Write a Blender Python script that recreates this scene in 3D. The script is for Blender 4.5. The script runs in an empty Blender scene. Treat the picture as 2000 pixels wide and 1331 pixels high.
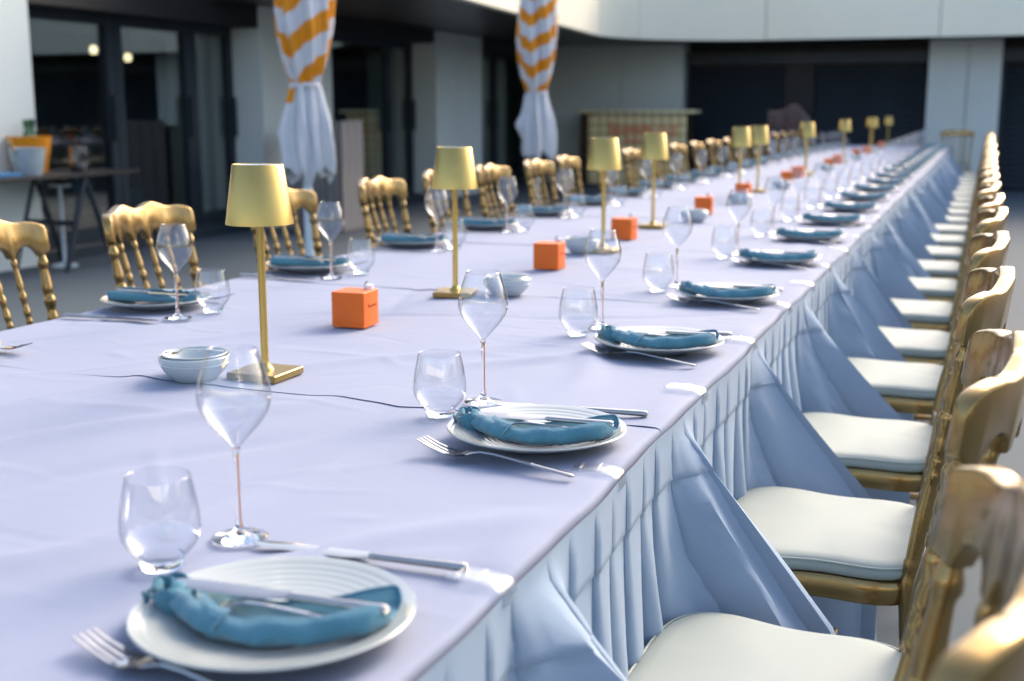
import bpy, math, random
from math import sin, cos, pi, radians, exp, sqrt, floor
import numpy as np
rnd = random.Random(7)
SC = bpy.context.scene
COL = SC.collection

# ---------------------------------------------------------------- camera, world, sun, exposure
YAW, PITCH, CAMZ = 20.9, 10.66, 1.226
cam_d = bpy.data.cameras.new('camera'); cam = bpy.data.objects.new('camera', cam_d); COL.objects.link(cam)
cam.location = (0, 0, CAMZ)
cam.rotation_euler = (radians(90 - PITCH), 0, radians(YAW))
cam_d.sensor_width = 36; cam_d.lens = 43.2; cam_d.clip_start = .03; cam_d.clip_end = 400
cam_d.dof.use_dof = True; cam_d.dof.focus_distance = 1.93; cam_d.dof.aperture_fstop = 3.9
SC.camera = cam
SUN_EL, SUN_AZ = 36, 18            # azimuth from +Y (table direction) towards +X
w = bpy.data.worlds.new('World'); SC.world = w; w.use_nodes = True
nt = w.node_tree; bg = nt.nodes['Background']
sky = nt.nodes.new('ShaderNodeTexSky'); sky.sky_type = 'NISHITA'; sky.sun_disc = False
sky.sun_elevation = radians(SUN_EL); sky.sun_rotation = radians(SUN_AZ)
sky.air_density = 1.0; sky.dust_density = 4.5; sky.ozone_density = 1.0
nt.links.new(sky.outputs[0], bg.inputs[0]); bg.inputs[1].default_value = .15
sl = bpy.data.lights.new('sun', 'SUN'); sun = bpy.data.objects.new('sun', sl); COL.objects.link(sun)
sl.energy = .85; sl.angle = radians(24); sl.color = (1, .80, .62)
sun.rotation_euler = (radians(90 - SUN_EL), 0, radians(180 - SUN_AZ))
SC.view_settings.view_transform = 'Standard'; SC.view_settings.look = 'None'
SC.view_settings.exposure = 1.5; SC.view_settings.gamma = 1; SC.view_settings.use_curve_mapping = False
SC.render.engine = 'CYCLES'
SC.cycles.max_bounces = 14; SC.cycles.transparent_max_bounces = 40; SC.cycles.transmission_bounces = 12
SC.cycles.glossy_bounces = 5; SC.cycles.diffuse_bounces = 4
SC.cycles.use_denoising = True
try: SC.cycles.denoiser = 'OPENIMAGEDENOISE'
except Exception: pass
SC.cycles.sample_clamp_indirect = 8

# ---------------------------------------------------------------- helpers
def tag(o, label=None, cat=None, group=None, kind=None):
    if label: o['label'] = label
    if cat: o['category'] = cat
    if group: o['group'] = group
    if kind: o['kind'] = kind
    return o
def empty(name, loc=(0, 0, 0), rz=0, **k):
    o = bpy.data.objects.new(name, None); COL.objects.link(o)
    o.location = loc; o.rotation_euler = (0, 0, rz); o.empty_display_size = .1
    return tag(o, **k)
def mesh(name, V, F, mats, smooth=True, ang=40, fm=None):
    m = bpy.data.meshes.new(name); m.from_pydata([tuple(v) for v in V], [], [tuple(f) for f in F])
    if not isinstance(mats, (list, tuple)): mats = [mats]
    for x in mats: m.materials.append(x)
    if fm is not None: m.polygons.foreach_set('material_index', fm)
    m.polygons.foreach_set('use_smooth', [smooth] * len(m.polygons))
    m.update()
    if smooth and ang: m.set_sharp_from_angle(angle=radians(ang))
    return m
def obj(name, me, parent=None, loc=(0, 0, 0), rot=(0, 0, 0), **k):
    o = bpy.data.objects.new(name, me); COL.objects.link(o); o.location = loc; o.rotation_euler = rot
    if parent: o.parent = parent
    return tag(o, **k)
def copy_tree(o, parent=None):
    c = o.copy(); COL.objects.link(c); c.parent = parent
    for ch in list(o.children): copy_tree(ch, c)
    return c
class G:
    """collects shapes for one mesh"""
    def __init__(s): s.V = []; s.F = []; s.m = []
    def add(s, V, F, mi=0):
        n = len(s.V); s.V += [tuple(v) for v in V]; s.F += [tuple(i + n for i in f) for f in F]; s.m += [mi] * len(F); return s
    def box(s, x0, x1, y0, y1, z0, z1, mi=0, b=0):
        if b:
            prof = []
            for (cx, cy, a0) in ((x1 - b, y1 - b, 0), (x0 + b, y1 - b, 90), (x0 + b, y0 + b, 180), (x1 - b, y0 + b, 270)):
                for k in (0, 30, 60, 90):
                    prof.append((cx, cy, radians(a0 + k)))
            rings = []
            for (zz, r) in ((z0, b * .4), (z0 + b * .6, b), (z1 - b * .6, b), (z1, b * .4)):
                rings.append([(cx + r * cos(a), cy + r * sin(a), zz) for cx, cy, a in prof])
            n = len(prof); V = [p for r in rings for p in r]; F = []
            for i in range(3):
                for j in range(n): F.append((i * n + j, i * n + (j + 1) % n, (i + 1) * n + (j + 1) % n, (i + 1) * n + j))
            F.append(tuple(range(n - 1, -1, -1))); F.append(tuple(range(3 * n, 4 * n)))
            return s.add(V, F, mi)
        V = [(x0, y0, z0), (x1, y0, z0), (x1, y1, z0), (x0, y1, z0), (x0, y0, z1), (x1, y0, z1), (x1, y1, z1), (x0, y1, z1)]
        return s.add(V, [(3, 2, 1, 0), (4, 5, 6, 7), (0, 1, 5, 4), (1, 2, 6, 5), (2, 3, 7, 6), (3, 0, 4, 7)], mi)
    def lathe(s, P, n=32, c=(0, 0, 0), mi=0, capb=False, capt=False):
        V = []; F = []
        for r, z in P:
            for j in range(n):
                a = 2 * pi * j / n; V.append((c[0] + r * cos(a), c[1] + r * sin(a), c[2] + z))
        for i in range(len(P) - 1):
            for j in range(n): F.append((i * n + j, i * n + (j + 1) % n, (i + 1) * n + (j + 1) % n, (i + 1) * n + j))
        if capb: F.append(tuple(range(n - 1, -1, -1)))
        if capt: F.append(tuple(range((len(P) - 1) * n, len(P) * n)))
        return s.add(V, F, mi)
    def tube(s, pts, rad, n=10, mi=0, cap=True):
        """pts along a path, rad number or list"""
        P = [np.array(p, float) for p in pts]; V = []; F = []
        if not hasattr(rad, '__len__'): rad = [rad] * len(P)
        t0 = P[1] - P[0]; up = np.array((0, 0, 1.)) if abs(t0[2]) < .9 * np.linalg.norm(t0) else np.array((1., 0, 0))
        for i, p in enumerate(P):
            t = P[min(i + 1, len(P) - 1)] - P[max(i - 1, 0)]; t = t / (np.linalg.norm(t) + 1e-12)
            a = np.cross(t, up); a /= np.linalg.norm(a) + 1e-12; b = np.cross(a, t)
            for j in range(n):
                q = 2 * pi * j / n; V.append(p + (a * cos(q) + b * sin(q)) * rad[i])
        for i in range(len(P) - 1):
            for j in range(n): F.append((i * n + j, i * n + (j + 1) % n, (i + 1) * n + (j + 1) % n, (i + 1) * n + j))
        if cap: F.append(tuple(range(n - 1, -1, -1))); F.append(tuple(range((len(P) - 1) * n, len(P) * n)))
        return s.add(V, F, mi)
    def sweep(s, rings, mi=0, cap=True, closed=True):
        n = len(rings[0]); V = [p for r in rings for p in r]; F = []
        for i in range(len(rings) - 1):
            for j in range(n if closed else n - 1):
                F.append((i * n + j, i * n + (j + 1) % n, (i + 1) * n + (j + 1) % n, (i + 1) * n + j))
        if cap: F.append(tuple(range(n - 1, -1, -1))); F.append(tuple(range((len(rings) - 1) * n, len(rings) * n)))
        return s.add(V, F, mi)
    def mesh(s, name, mats, smooth=True, ang=40): return mesh(name, s.V, s.F, mats, smooth, ang, s.m)

# ---------------------------------------------------------------- materials
def mat(name, col, rough=.5, metal=0, noise=0, nscale=8, bump=0, bscale=60, coat=0, spec=.5, sheen=0, weave=0, stretch=None, aniso=0, fine=0):
    m = bpy.data.materials.new(name); m.use_nodes = True; n = m.node_tree; b = n.nodes['Principled BSDF']; L = n.links.new
    b.inputs['Base Color'].default_value = (*col, 1); b.inputs['Roughness'].default_value = rough
    b.inputs['Metallic'].default_value = metal; b.inputs['Coat Weight'].default_value = coat
    b.inputs['Specular IOR Level'].default_value = spec
    if sheen: b.inputs['Sheen Weight'].default_value = sheen; b.inputs['Sheen Roughness'].default_value = .5
    if aniso: b.inputs['Anisotropic'].default_value = aniso
    tc = n.nodes.new('ShaderNodeTexCoord'); src = tc.outputs['Object']
    if stretch:
        mp = n.nodes.new('ShaderNodeMapping'); mp.inputs['Scale'].default_value = stretch; L(src, mp.inputs[0]); src = mp.outputs[0]
    if noise:
        t = n.nodes.new('ShaderNodeTexNoise'); t.inputs['Scale'].default_value = nscale; t.inputs['Detail'].default_value = 6
        L(src, t.inputs[0])
        r = n.nodes.new('ShaderNodeMapRange'); r.inputs['From Min'].default_value = .3; r.inputs['From Max'].default_value = .7
        r.inputs['To Min'].default_value = 1 - noise; r.inputs['To Max'].default_value = 1 + noise; L(t.outputs[0], r.inputs[0])
        mx = n.nodes.new('ShaderNodeVectorMath'); mx.operation = 'SCALE'; mx.inputs[0].default_value = col
        L(r.outputs[0], mx.inputs['Scale']); L(mx.outputs[0], b.inputs['Base Color'])
        r2 = n.nodes.new('ShaderNodeMapRange'); r2.inputs['To Min'].default_value = max(0, rough - .08); r2.inputs['To Max'].default_value = min(1, rough + .08)
        L(t.outputs[0], r2.inputs[0]); L(r2.outputs[0], b.inputs['Roughness'])
    h = None
    if bump:
        t = n.nodes.new('ShaderNodeTexNoise'); t.inputs['Scale'].default_value = bscale; t.inputs['Detail'].default_value = 4; L(src, t.inputs[0])
        bp = n.nodes.new('ShaderNodeBump'); bp.inputs['Strength'].default_value = bump; bp.inputs['Distance'].default_value = .002
        L(t.outputs[0], bp.inputs['Height']); h = bp
    if fine:
        t2 = n.nodes.new('ShaderNodeTexNoise'); t2.inputs['Scale'].default_value = fine; t2.inputs['Detail'].default_value = 2; L(src, t2.inputs[0])
        bp = n.nodes.new('ShaderNodeBump'); bp.inputs['Strength'].default_value = .35; bp.inputs['Distance'].default_value = .0007
        L(t2.outputs[0], bp.inputs['Height'])
        if h: L(h.outputs[0], bp.inputs['Normal'])
        h = bp
    if weave:
        ws = []
        for ax in ('X', 'Y'):
            wv = n.nodes.new('ShaderNodeTexWave'); wv.bands_direction = ax; wv.inputs['Scale'].default_value = weave; wv.inputs['Distortion'].default_value = 1.5
            wv.inputs['Detail'].default_value = 2; L(src, wv.inputs[0]); ws.append(wv)
        ad = n.nodes.new('ShaderNodeMath'); ad.operation = 'ADD'; L(ws[0].outputs[1], ad.inputs[0]); L(ws[1].outputs[1], ad.inputs[1])
        bp = n.nodes.new('ShaderNodeBump'); bp.inputs['Strength'].default_value = .25; bp.inputs['Distance'].default_value = .0006
        L(ad.outputs[0], bp.inputs['Height'])
        if h: L(h.outputs[0], bp.inputs['Normal'])
        h = bp
    if h: L(h.outputs[0], b.inputs['Normal'])
    return m
M = {}
M['cloth'] = mat('table_linen', (.225, .255, .35), .85, noise=.035, nscale=2.2, bump=.7, bscale=11, sheen=.05, fine=700)
M['skirt'] = mat('skirt_linen', (.235, .315, .42), .85, noise=.05, nscale=4, bump=.7, bscale=14, sheen=.05, fine=700)  # same linen as the tabletop cloth; bluer sky shade put into its colour
M['gold'] = mat('gold_paint', (.31, .20, .072), .25, .9, noise=.07, nscale=14, bump=.25, bscale=40, coat=.25)
M['goldlamp'] = mat('brushed_gold', (.52, .365, .115), .34, .88, noise=.03, nscale=30, aniso=.5)
M['goldbase'] = mat('satin_gold', (.34, .24, .08), .30, .88, noise=.04, nscale=25)
M['shadein'] = mat('shade_white', (.8, .8, .82), .6)
M['cushion'] = mat('cushion_vinyl', (.28, .325, .305), .65, noise=.03, nscale=3, bump=.5, bscale=7)
M['plate'] = mat('plate_glaze', (.36, .39, .38), .16, noise=.05, nscale=5, coat=.4)
M['hem'] = mat('napkin_hem', (.16, .30, .37), .95, noise=.1, nscale=200)
M['bowl'] = mat('bowl_glaze', (.46, .51, .52), .15, noise=.03, nscale=6, coat=.4)
M['napkin'] = mat('napkin_linen', (.055, .185, .255), .95, noise=.16, nscale=500, bump=.5, bscale=90, sheen=.3, fine=900)
M['steel'] = mat('polished_steel', (.43, .415, .40), .12, 1, noise=.05, nscale=30)
M['steelb'] = mat('worn_steel', (.5, .48, .46), .25, 1, noise=.08, nscale=30)
M['orange'] = mat('orange_lacquer', (.75, .13, .001), .5, noise=.05, nscale=18, bump=.2, bscale=60)
M['darkred'] = mat('dark_red_print', (.22, .012, .004), .6)
M['orangestripe'] = mat('orange_stripe', (.85, .30, .03), .3)
M['white'] = mat('white_panel', (.62, .68, .66), .5, noise=.05, nscale=.8)
M['fascia'] = mat('fascia_panel', (.88, .84, .68), .35, noise=.04, nscale=.6)
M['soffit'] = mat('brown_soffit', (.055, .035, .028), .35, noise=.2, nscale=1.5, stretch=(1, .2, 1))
M['frame'] = mat('dark_frame', (.010, .020, .030), .5, noise=.1, nscale=3)
M['shutter'] = mat('navy_shutter', (.010, .020, .032), .42, noise=.15, nscale=3)
M['black'] = mat('black_void', (.006, .006, .008), .6)
M['room'] = mat('dark_interior', (.17, .17, .15), .8, noise=.4, nscale=1.2)
M['curtain'] = mat('grey_curtain', (.42, .47, .44), .9, noise=.1, nscale=3)
M['ground'] = mat('paving', (.055, .078, .098), .85, noise=.10, nscale=1.6, bump=.5, bscale=25)
M['canvas'] = mat('white_canvas', (.60, .62, .66), .8, noise=.04, nscale=10, bump=.5, bscale=30)
M['canvaso'] = mat('orange_canvas', (.72, .26, .003), .8, noise=.05, nscale=10, bump=.5, bscale=30)
M['pole'] = mat('pale_pole', (.55, .66, .72), .4, noise=.05, nscale=5)
M['wood'] = mat('grey_wood', (.23, .215, .205), .7, noise=.2, nscale=6, stretch=(6, 6, .6))
M['dwood'] = mat('dark_wood', (.05, .022, .01), .5, noise=.3, nscale=6, stretch=(6, 6, .6))
M['lwood'] = mat('light_wood', (.45, .30, .14), .6, noise=.2, nscale=10)
M['zinc'] = mat('pale_zinc', (.45, .53, .58), .45, .4, noise=.1, nscale=8)
M['greenglass'] = mat('green_bottle', (.01, .09, .015), .1, coat=.5)
M['blue'] = mat('blue_cloth', (.02, .12, .28), .8, noise=.1)
M['teal'] = mat('teal_fabric', (.03, .10, .13), .8, noise=.1)
M['brown'] = mat('brown_throw', (.10, .065, .06), .9, noise=.25, nscale=9, bump=.6, bscale=20)
M['bluegrey'] = mat('bluegrey_throw', (.25, .33, .5), .9, noise=.2, nscale=9)
M['redprint'] = mat('red_print', (.80, .10, .05), .7)
def gingham():
    m = mat('gingham_cloth', (.5, .45, .25), .85); n = m.node_tree; L = n.links.new; b = n.nodes['Principled BSDF']
    tc = n.nodes.new('ShaderNodeTexCoord'); sp = n.nodes.new('ShaderNodeSeparateXYZ'); L(tc.outputs['Object'], sp.inputs[0]); out = []
    for ax in ('X', 'Z'):
        a = n.nodes.new('ShaderNodeMath'); a.operation = 'MULTIPLY'; a.inputs[1].default_value = 1 / .145; L(sp.outputs[ax], a.inputs[0])
        f = n.nodes.new('ShaderNodeMath'); f.operation = 'FRACT'; L(a.outputs[0], f.inputs[0])
        g = n.nodes.new('ShaderNodeMath'); g.operation = 'GREATER_THAN'; g.inputs[1].default_value = .52; L(f.outputs[0], g.inputs[0]); out.append(g)
    s = n.nodes.new('ShaderNodeMath'); s.operation = 'ADD'; L(out[0].outputs[0], s.inputs[0]); L(out[1].outputs[0], s.inputs[1])
    h = n.nodes.new('ShaderNodeMath'); h.operation = 'MULTIPLY'; h.inputs[1].default_value = .5; L(s.outputs[0], h.inputs[0])
    r = n.nodes.new('ShaderNodeValToRGB'); r.color_ramp.elements[0].color = (.90, .80, .47, 1); r.color_ramp.elements[1].color = (.62, .42, .17, 1)
    L(h.outputs[0], r.inputs[0]); L(r.outputs[0], b.inputs['Base Color']); return m
M['gingham'] = gingham()
def glass_thin(name, tint=(.97, .985, 1), edge=(.62, .66, .72), k=1.0, ior=1.5, rough=.0):
    m = bpy.data.materials.new(name); m.use_nodes = True; n = m.node_tree; L = n.links.new
    n.nodes.remove(n.nodes['Principled BSDF']); out = n.nodes['Material Output']
    tr = n.nodes.new('ShaderNodeBsdfTransparent'); gl = n.nodes.new('ShaderNodeBsdfGlossy'); gl.inputs['Roughness'].default_value = rough
    lw = n.nodes.new('ShaderNodeLayerWeight'); lw.inputs[0].default_value = .5
    pw = n.nodes.new('ShaderNodeMath'); pw.operation = 'POWER'; pw.inputs[1].default_value = 3.6; L(lw.outputs['Facing'], pw.inputs[0])
    mc = n.nodes.new('ShaderNodeMix'); mc.data_type = 'RGBA'; mc.inputs[6].default_value = (*tint, 1); mc.inputs[7].default_value = (*edge, 1)
    L(pw.outputs[0], mc.inputs[0]); L(mc.outputs[2], tr.inputs[0])
    ml = n.nodes.new('ShaderNodeMath'); ml.operation = 'MULTIPLY_ADD'; ml.use_clamp = True; ml.inputs[1].default_value = .85; ml.inputs[2].default_value = .045 * k; L(pw.outputs[0], ml.inputs[0])
    mx = n.nodes.new('ShaderNodeMixShader'); L(ml.outputs[0], mx.inputs[0]); L(tr.outputs[0], mx.inputs[1]); L(gl.outputs[0], mx.inputs[2])
    L(mx.outputs[0], out.inputs[0]); return m
M['thin'] = glass_thin('thin_glass', edge=(.28, .32, .38), k=2.8)
M['pane'] = glass_thin('window_glass', tint=(.78, .84, .83), edge=(.4, .45, .45), k=3.6)
M['plastic'] = glass_thin('clear_plastic', tint=(.93, .95, .97), edge=(.88, .90, .94), k=.35, rough=.2)
def glass_solid():
    m = bpy.data.materials.new('solid_glass'); m.use_nodes = True; n = m.node_tree
    n.nodes.remove(n.nodes['Principled BSDF']); g = n.nodes.new('ShaderNodeBsdfGlass'); g.inputs['IOR'].default_value = 1.5
    g.inputs['Color'].default_value = (.98, .99, 1, 1)
    n.links.new(g.outputs[0], n.nodes['Material Output'].inputs[0]); return m
M['solid'] = glass_solid()

# ---------------------------------------------------------------- ground
N = 40
gv = [(-60 + 120 * i / N, -40 + 120 * j / N, 0) for j in range(N + 1) for i in range(N + 1)]
gf = [(j * (N + 1) + i, j * (N + 1) + i + 1, (j + 1) * (N + 1) + i + 1, (j + 1) * (N + 1) + i) for j in range(N) for i in range(N)]
obj('pavement', mesh('pavement', gv, gf, M['ground']), label='grey paved terrace under the long table', kind='structure')

# ---------------------------------------------------------------- building
B = empty('restaurant_building', (-6, 14, 0), label='white and dark glazed restaurant building wrapping around the terrace behind the table', cat='building')
def part(name, g, m, parent=B, smooth=False, **k):
    o = obj(name, g.mesh(name, m, smooth, 30), parent, **k)
    p = parent
    off = np.zeros(3)
    while p is not None: off += np.array(p.location); p = p.parent
    o.location = tuple(-off); return o
UF, UG, ZS = -7.0, -7.38, 2.26
def fx(name, v0, v1, z0=0., z1=ZS, u0=UF - .6, u1=UF, m='white'): return part(name, G().box(u0, u1, v0, v1, z0, z1), M[m])
fx('wall_panel', 2.0, 7.18); fx('wall_panel', 7.195, 7.83)
fx('wall_panel', 11.13, 11.85); fx('wall_panel', 11.862, 12.60)
fx('wall_panel', 15.46, 16.2); fx('wall_panel', 16.212, 17.10)
part('lintel', G().box(UG - .1, UF - .02, 7.832, 11.128, 2.04, ZS), M['black'])
part('upper_wall', G().box(-12.2, UF - .01, 2, 10.29, ZS + .005, ZS + 1.5), M['frame'])
part('lintel', G().box(UG - .1, UF - .02, 12.602, 15.458, 2.10, ZS), M['black'])
part('lintel', G().box(UG - .1, UF - .02, 17.102, 19.99, 2.10, ZS), M['black'])
part('sill', G().box(UG - .1, UF - .02, 7.832, 11.128, 0, .09), M['frame'])
part('sill', G().box(UG - .1, UF - .02, 12.602, 15.458, 0, .09), M['frame'])
def glass_door(v0, v1, z1, frame='frame', fw=.07, curtain=False):
    d = part('glass_door', G().box(UG - .04, UG + .04, v0, v0 + fw, .09, z1).box(UG - .04, UG + .04, v1 - fw, v1, .09, z1)
             .box(UG - .038, UG + .038, v0 + fw, v1 - fw, .09, .2).box(UG - .038, UG + .038, v0 + fw, v1 - fw, z1 - .08, z1), M[frame])
    c = G().box(UG - .012, UG - .004, v0 + fw, v1 - fw, .2, z1 - .08)
    part('pane', c, M['pane'], d)
    h = G().box(UG + .04, UG + .09, v1 - fw + .01, v1 - fw + .04, .95, 1.35)
    part('handle', h, M['frame'], d)
    if curtain:
        V = []; n = 60
        rings = [[(UG - .3 + .04 * sin(i * .9), v0 + .05 + (v1 - v0 - .1) * i / n, z) for i in range(n + 1)] for z in (.15, z1 - .1)]
        part('curtain', G().sweep(rings, cap=False, closed=False), M['curtain'], d, True)
glass_door(7.85, 9.26, 2.04, fw=.1); glass_door(9.27, 10.42, 2.04, fw=.1); glass_door(10.43, 11.12, 2.04, curtain=True)
glass_door(12.62, 14.72, 2.10, 'frame'); glass_door(14.73, 15.44, 2.10, 'frame', curtain=True)
glass_door(17.12, 18.5, 2.10, 'frame'); glass_door(18.51, 19.95, 2.10, 'frame', curtain=True)
# interior
part('interior_wall', G().box(-12.2, -12.001, 7, 20.7, .002, 2.6), M['room'])
part('interior_wall', G().box(-12, UG - .5, 7.2, 7.3, 0.002, 2.6), M['room'])
part('interior_floor', G().box(-12, UG - .12, 7.3, 20.5, .004, .03), M['room'])
# back facade
VB = 20.0
def bx(name, u0, u1, z0=0., z1=ZS, v0=VB, v1=VB + .6, m='white'): return part(name, G().box(u0, u1, v0, v1, z0, z1), M[m])
bx('wall_panel', -7.0, -5.71); bx('wall_panel', -5.698, -4.67)
bx('wall_panel', -.9, -.345); bx('wall_panel', -.333, .13)
bx('wall_panel', 3.9, 5.2); bx('wall_panel', 8.9, 14)
def shutter(u0, u1, posts=()):
    s = part('roller_shutter', G().box(u0, u1, VB + .42, VB + .5, 0, ZS), M['black'], label=None)
    hs = .088; nn = int(1.86 / hs)
    segs = [u0] + [p for q in posts for p in q] + [u1]
    for a, b in zip(segs[0::2], segs[1::2]):
        me = None
        for k in range(nn):
            g = None
            if me is None:
                gg = G(); prof = [(0, .0), (-.028, .02), (-.032, .045), (-.02, .075), (0, .082)]
                gg.sweep([[(x, VB + .40 + p[0], p[1]) for p in prof] for x in (a + .01, b - .01)])
                me = gg.mesh('slat', M['shutter'], True, 30)
            obj('slat', me, s, (0, 0, .03 + k * hs))
    for a, b in posts: part('shutter_post', G().box(a, b, VB + .30, VB + .415, 0, ZS), M['black'], s)
    part('header_box', G().box(u0 + .002, u1 - .002, VB + .2, VB + .415, 1.93, ZS - .15), M['frame'], s)
    part('side_rail', G().box(u0 + .002, u0 + .06, VB + .22, VB + .418, 0, 1.925), M['frame'], s)
    return s
shutter(-4.668, -.902, [(-3.08, -2.62)]); shutter(.132, 3.898); shutter(5.202, 8.898)
# unseen wing added behind the camera so glass and metal reflect something
VO = -15.0
part('added_wing_wall', G().box(-14, 16, VO - .6, VO - .4, 0, 3.7), M['frame'])
for k in range(10): part('added_wing_column', G().box(-13.5 + k * 3, -13.0 + k * 3, VO - .39, VO, 0, 2.3), M['white'])
for k in range(6): part('added_wing_fascia', G().box(-14 + k * 5, -9.01 + k * 5, VO - .39, VO + .9, 2.35, 3.6), M['fascia'])
part('wall_core', G().box(-7.6, 14, VB + .61, VB + .75, 0, ZS + .9), M['frame'])
part('interior_wall', G().box(-12, -7.61, VB + .5, VB + .62, .002, 2.6), M['room'])
part('wall_core', G().box(UF - .75, UF - .61, 2, 7.82, 0, ZS), M['frame'])
part('wall_core', G().box(UF - .75, UF - .61, 11.14, 12.59, 0, ZS), M['frame'])
part('wall_core', G().box(UF - .75, UF - .61, 15.47, 17.09, 0, ZS), M['frame'])
# soffit and rounded fascia
path = []
for v in np.linspace(10.3, 16.9, 26): path.append((-4.62 - (v - 10.3) * .088, v))
cxr, cyr = -3.15, 17.0
e = path[-1]
for a in np.linspace(176, 92, 22): path.append((cxr + 2.08 * cos(radians(a)), cyr + 2.12 * sin(radians(a))))
for u in np.linspace(-3.1, 14, 30): path.append((u, 19.12))
lens = [0]
for a, b in zip(path[:-1], path[1:]): lens.append(lens[-1] + math.dist(a, b))
cuts = [0, 9, 18, 26, 33, 47]
i = 47
while i < len(path) - 1: i = min(i + 5, len(path) - 1); cuts.append(i)
Hf = 1.5
for a, b in zip(cuts[:-1], cuts[1:]):
    seg = path[a:b + 1]; rings = []
    for k, (x, y) in enumerate(seg):
        i = a + k; p = path[max(i - 1, 0)]; q = path[min(i + 1, len(path) - 1)]
        t = np.array((q[0] - p[0], q[1] - p[1])); t /= np.linalg.norm(t); nrm = np.array((t[1], -t[0]))
        if k == 0: x, y = x + t[0] * .006, y + t[1] * .006
        if k == len(seg) - 1: x, y = x - t[0] * .006, y - t[1] * .006
        rings.append([(x, y, ZS - .01), (x + nrm[0] * .0, y, ZS + Hf), (x - nrm[0] * .12, y - nrm[1] * .12, ZS + Hf), (x - nrm[0] * .12, y - nrm[1] * .12, ZS - .01)])
    part('fascia_panel', G().sweep(rings), M['fascia'], smooth=True)
inner = [(x - .08 if k < 40 else x, y + (.08 if k >= 40 else 0)) for k, (x, y) in enumerate(path)]
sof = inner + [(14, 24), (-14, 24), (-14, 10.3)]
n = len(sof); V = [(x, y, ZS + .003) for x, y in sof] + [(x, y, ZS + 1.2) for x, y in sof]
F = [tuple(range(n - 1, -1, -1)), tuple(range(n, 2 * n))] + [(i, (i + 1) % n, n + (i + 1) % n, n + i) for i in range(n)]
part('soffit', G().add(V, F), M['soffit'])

# ---------------------------------------------------------------- gingham booth, planter, side table and things on it
bt = empty('bar_counter', (-5.20, 19.4, 0), label='bar counter with beige gingham front and red lettering against the back wall', cat='counter')
obj('front_cloth', G().box(-.80, .80, -.25, -.24, .05, 1.14).mesh('front_cloth', M['gingham'], False), bt)
obj('cabinet', G().box(-.80, .80, -.236, .22, .0, 1.14).mesh('cabinet', M['dwood'], False), bt)
obj('side_board', G().box(-.96, -.803, -.20, .22, 0, 1.16).mesh('side_board', M['dwood'], False), bt)
obj('counter_top', G().box(-.98, .92, -.30, .26, 1.162, 1.215, b=.012).mesh('counter_top', M['gingham'], True), bt)
def letters(L, wd, hgt, arc=0, seed=1, t=.012):
    r = random.Random(seed); g = G(); x = -wd / 2; n = L; cw = wd / n
    for i in range(n):
        cx = x + cw * (i + .5); q = (cx / (wd / 2)); dz = -arc * q * q
        h = hgt * (1.35 if i == 0 else r.choice((.7, .7, 1.0, .75)))
        b = cw * .16; a = cw * .36
        g.box(cx - a, cx - a + b, -t, 0, dz, dz + h)
        k = r.randint(0, 3)
        if k != 0: g.box(cx + a - b, cx + a, -t, 0, dz, dz + h * r.choice((.7, 1)))
        if k in (1, 2): g.box(cx - a + b, cx + a - b, -t, 0, dz + h * .42, dz + h * .42 + b)
        if k in (0, 3): g.box(cx - a + b, cx + a - b, -t, 0, dz, dz + b)
        if k in (1, 3): g.box(cx - a + b, cx + a - b, -t, 0, dz + h - b, dz + h)
    return g
o = obj('lettering', letters(10, 1.10, .16, .06, 3).mesh('lettering', M['redprint'], False), bt, (.1, -.252, .86))
o = obj('lettering', letters(6, .34, .09, 0, 5).mesh('lettering', M['redprint'], False), bt, (-.02, -.252, .70))

pl = empty('planter_box', (-6.35, 11.22, 0), label='tall grey-brown slatted planter box beside the near striped parasol', cat='planter')
obj('carcass', G().box(-.32, .32, -.23, .23, 0, 1.06).mesh('carcass', M['dwood'], False), pl)
ms = G().box(-.010, 0, -.074, .074, 0, 1.1).mesh('slat', M['wood'], False)
for k in range(3): obj('slat', ms, pl, (.332, -.152 + k * .152, .01))
for k in range(4): obj('slat', ms, pl, (-.24 + k * .16, -.242, .01), (0, 0, pi / 2))

tb = empty('side_table', (-6.75, 7.45, 0), label='dark trestle side table holding buckets in front of the glass doors', cat='table')
obj('table_top', G().box(-.36, .30, -1.6, .92, .715, .745, b=.006).mesh('table_top', M['black'], True), tb)
for sy in (-1.1, .32):
    for sx in (-.26, .24):
        for d in (-.26, .3):
            obj('leg', G().tube([(sx, sy, .714), (sx, sy + d, 0.0)], .024, 8).mesh('leg', M['frame']), tb)
    obj('crossbar', G().box(-.24, .22, sy - .13, sy - .10, .34, .38).mesh('crossbar', M['frame'], False), tb)
bk = empty('ice_bucket', (-6.62, 7.30, .745), label='pale zinc bucket standing on the dark side table', cat='bucket')
obj('body', G().lathe([(.0, .004), (.095, 0), (.10, .01), (.128, .19), (.134, .195), (.134, .2), (.124, .2), (.09, .02), (0, .018)], 32).mesh('body', M['zinc']), bk)
for s in (-1, 1): obj('handle', G().tube([(0, s * .13, .17), (0, s * .165, .165), (0, s * .165, .12), (0, s * .122, .12)], .006, 6).mesh('handle', M['zinc']), bk)
ob = empty('orange_bucket', (-6.88, 7.62, .745), label='orange ice bucket behind the pale zinc bucket', cat='bucket')
obj('body', G().lathe([(0, .004), (.115, 0), (.160, .27), (.166, .275), (.155, .278), (.105, .02), (0, .02)], 32).mesh('body', M['canvaso']), ob)
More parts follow.
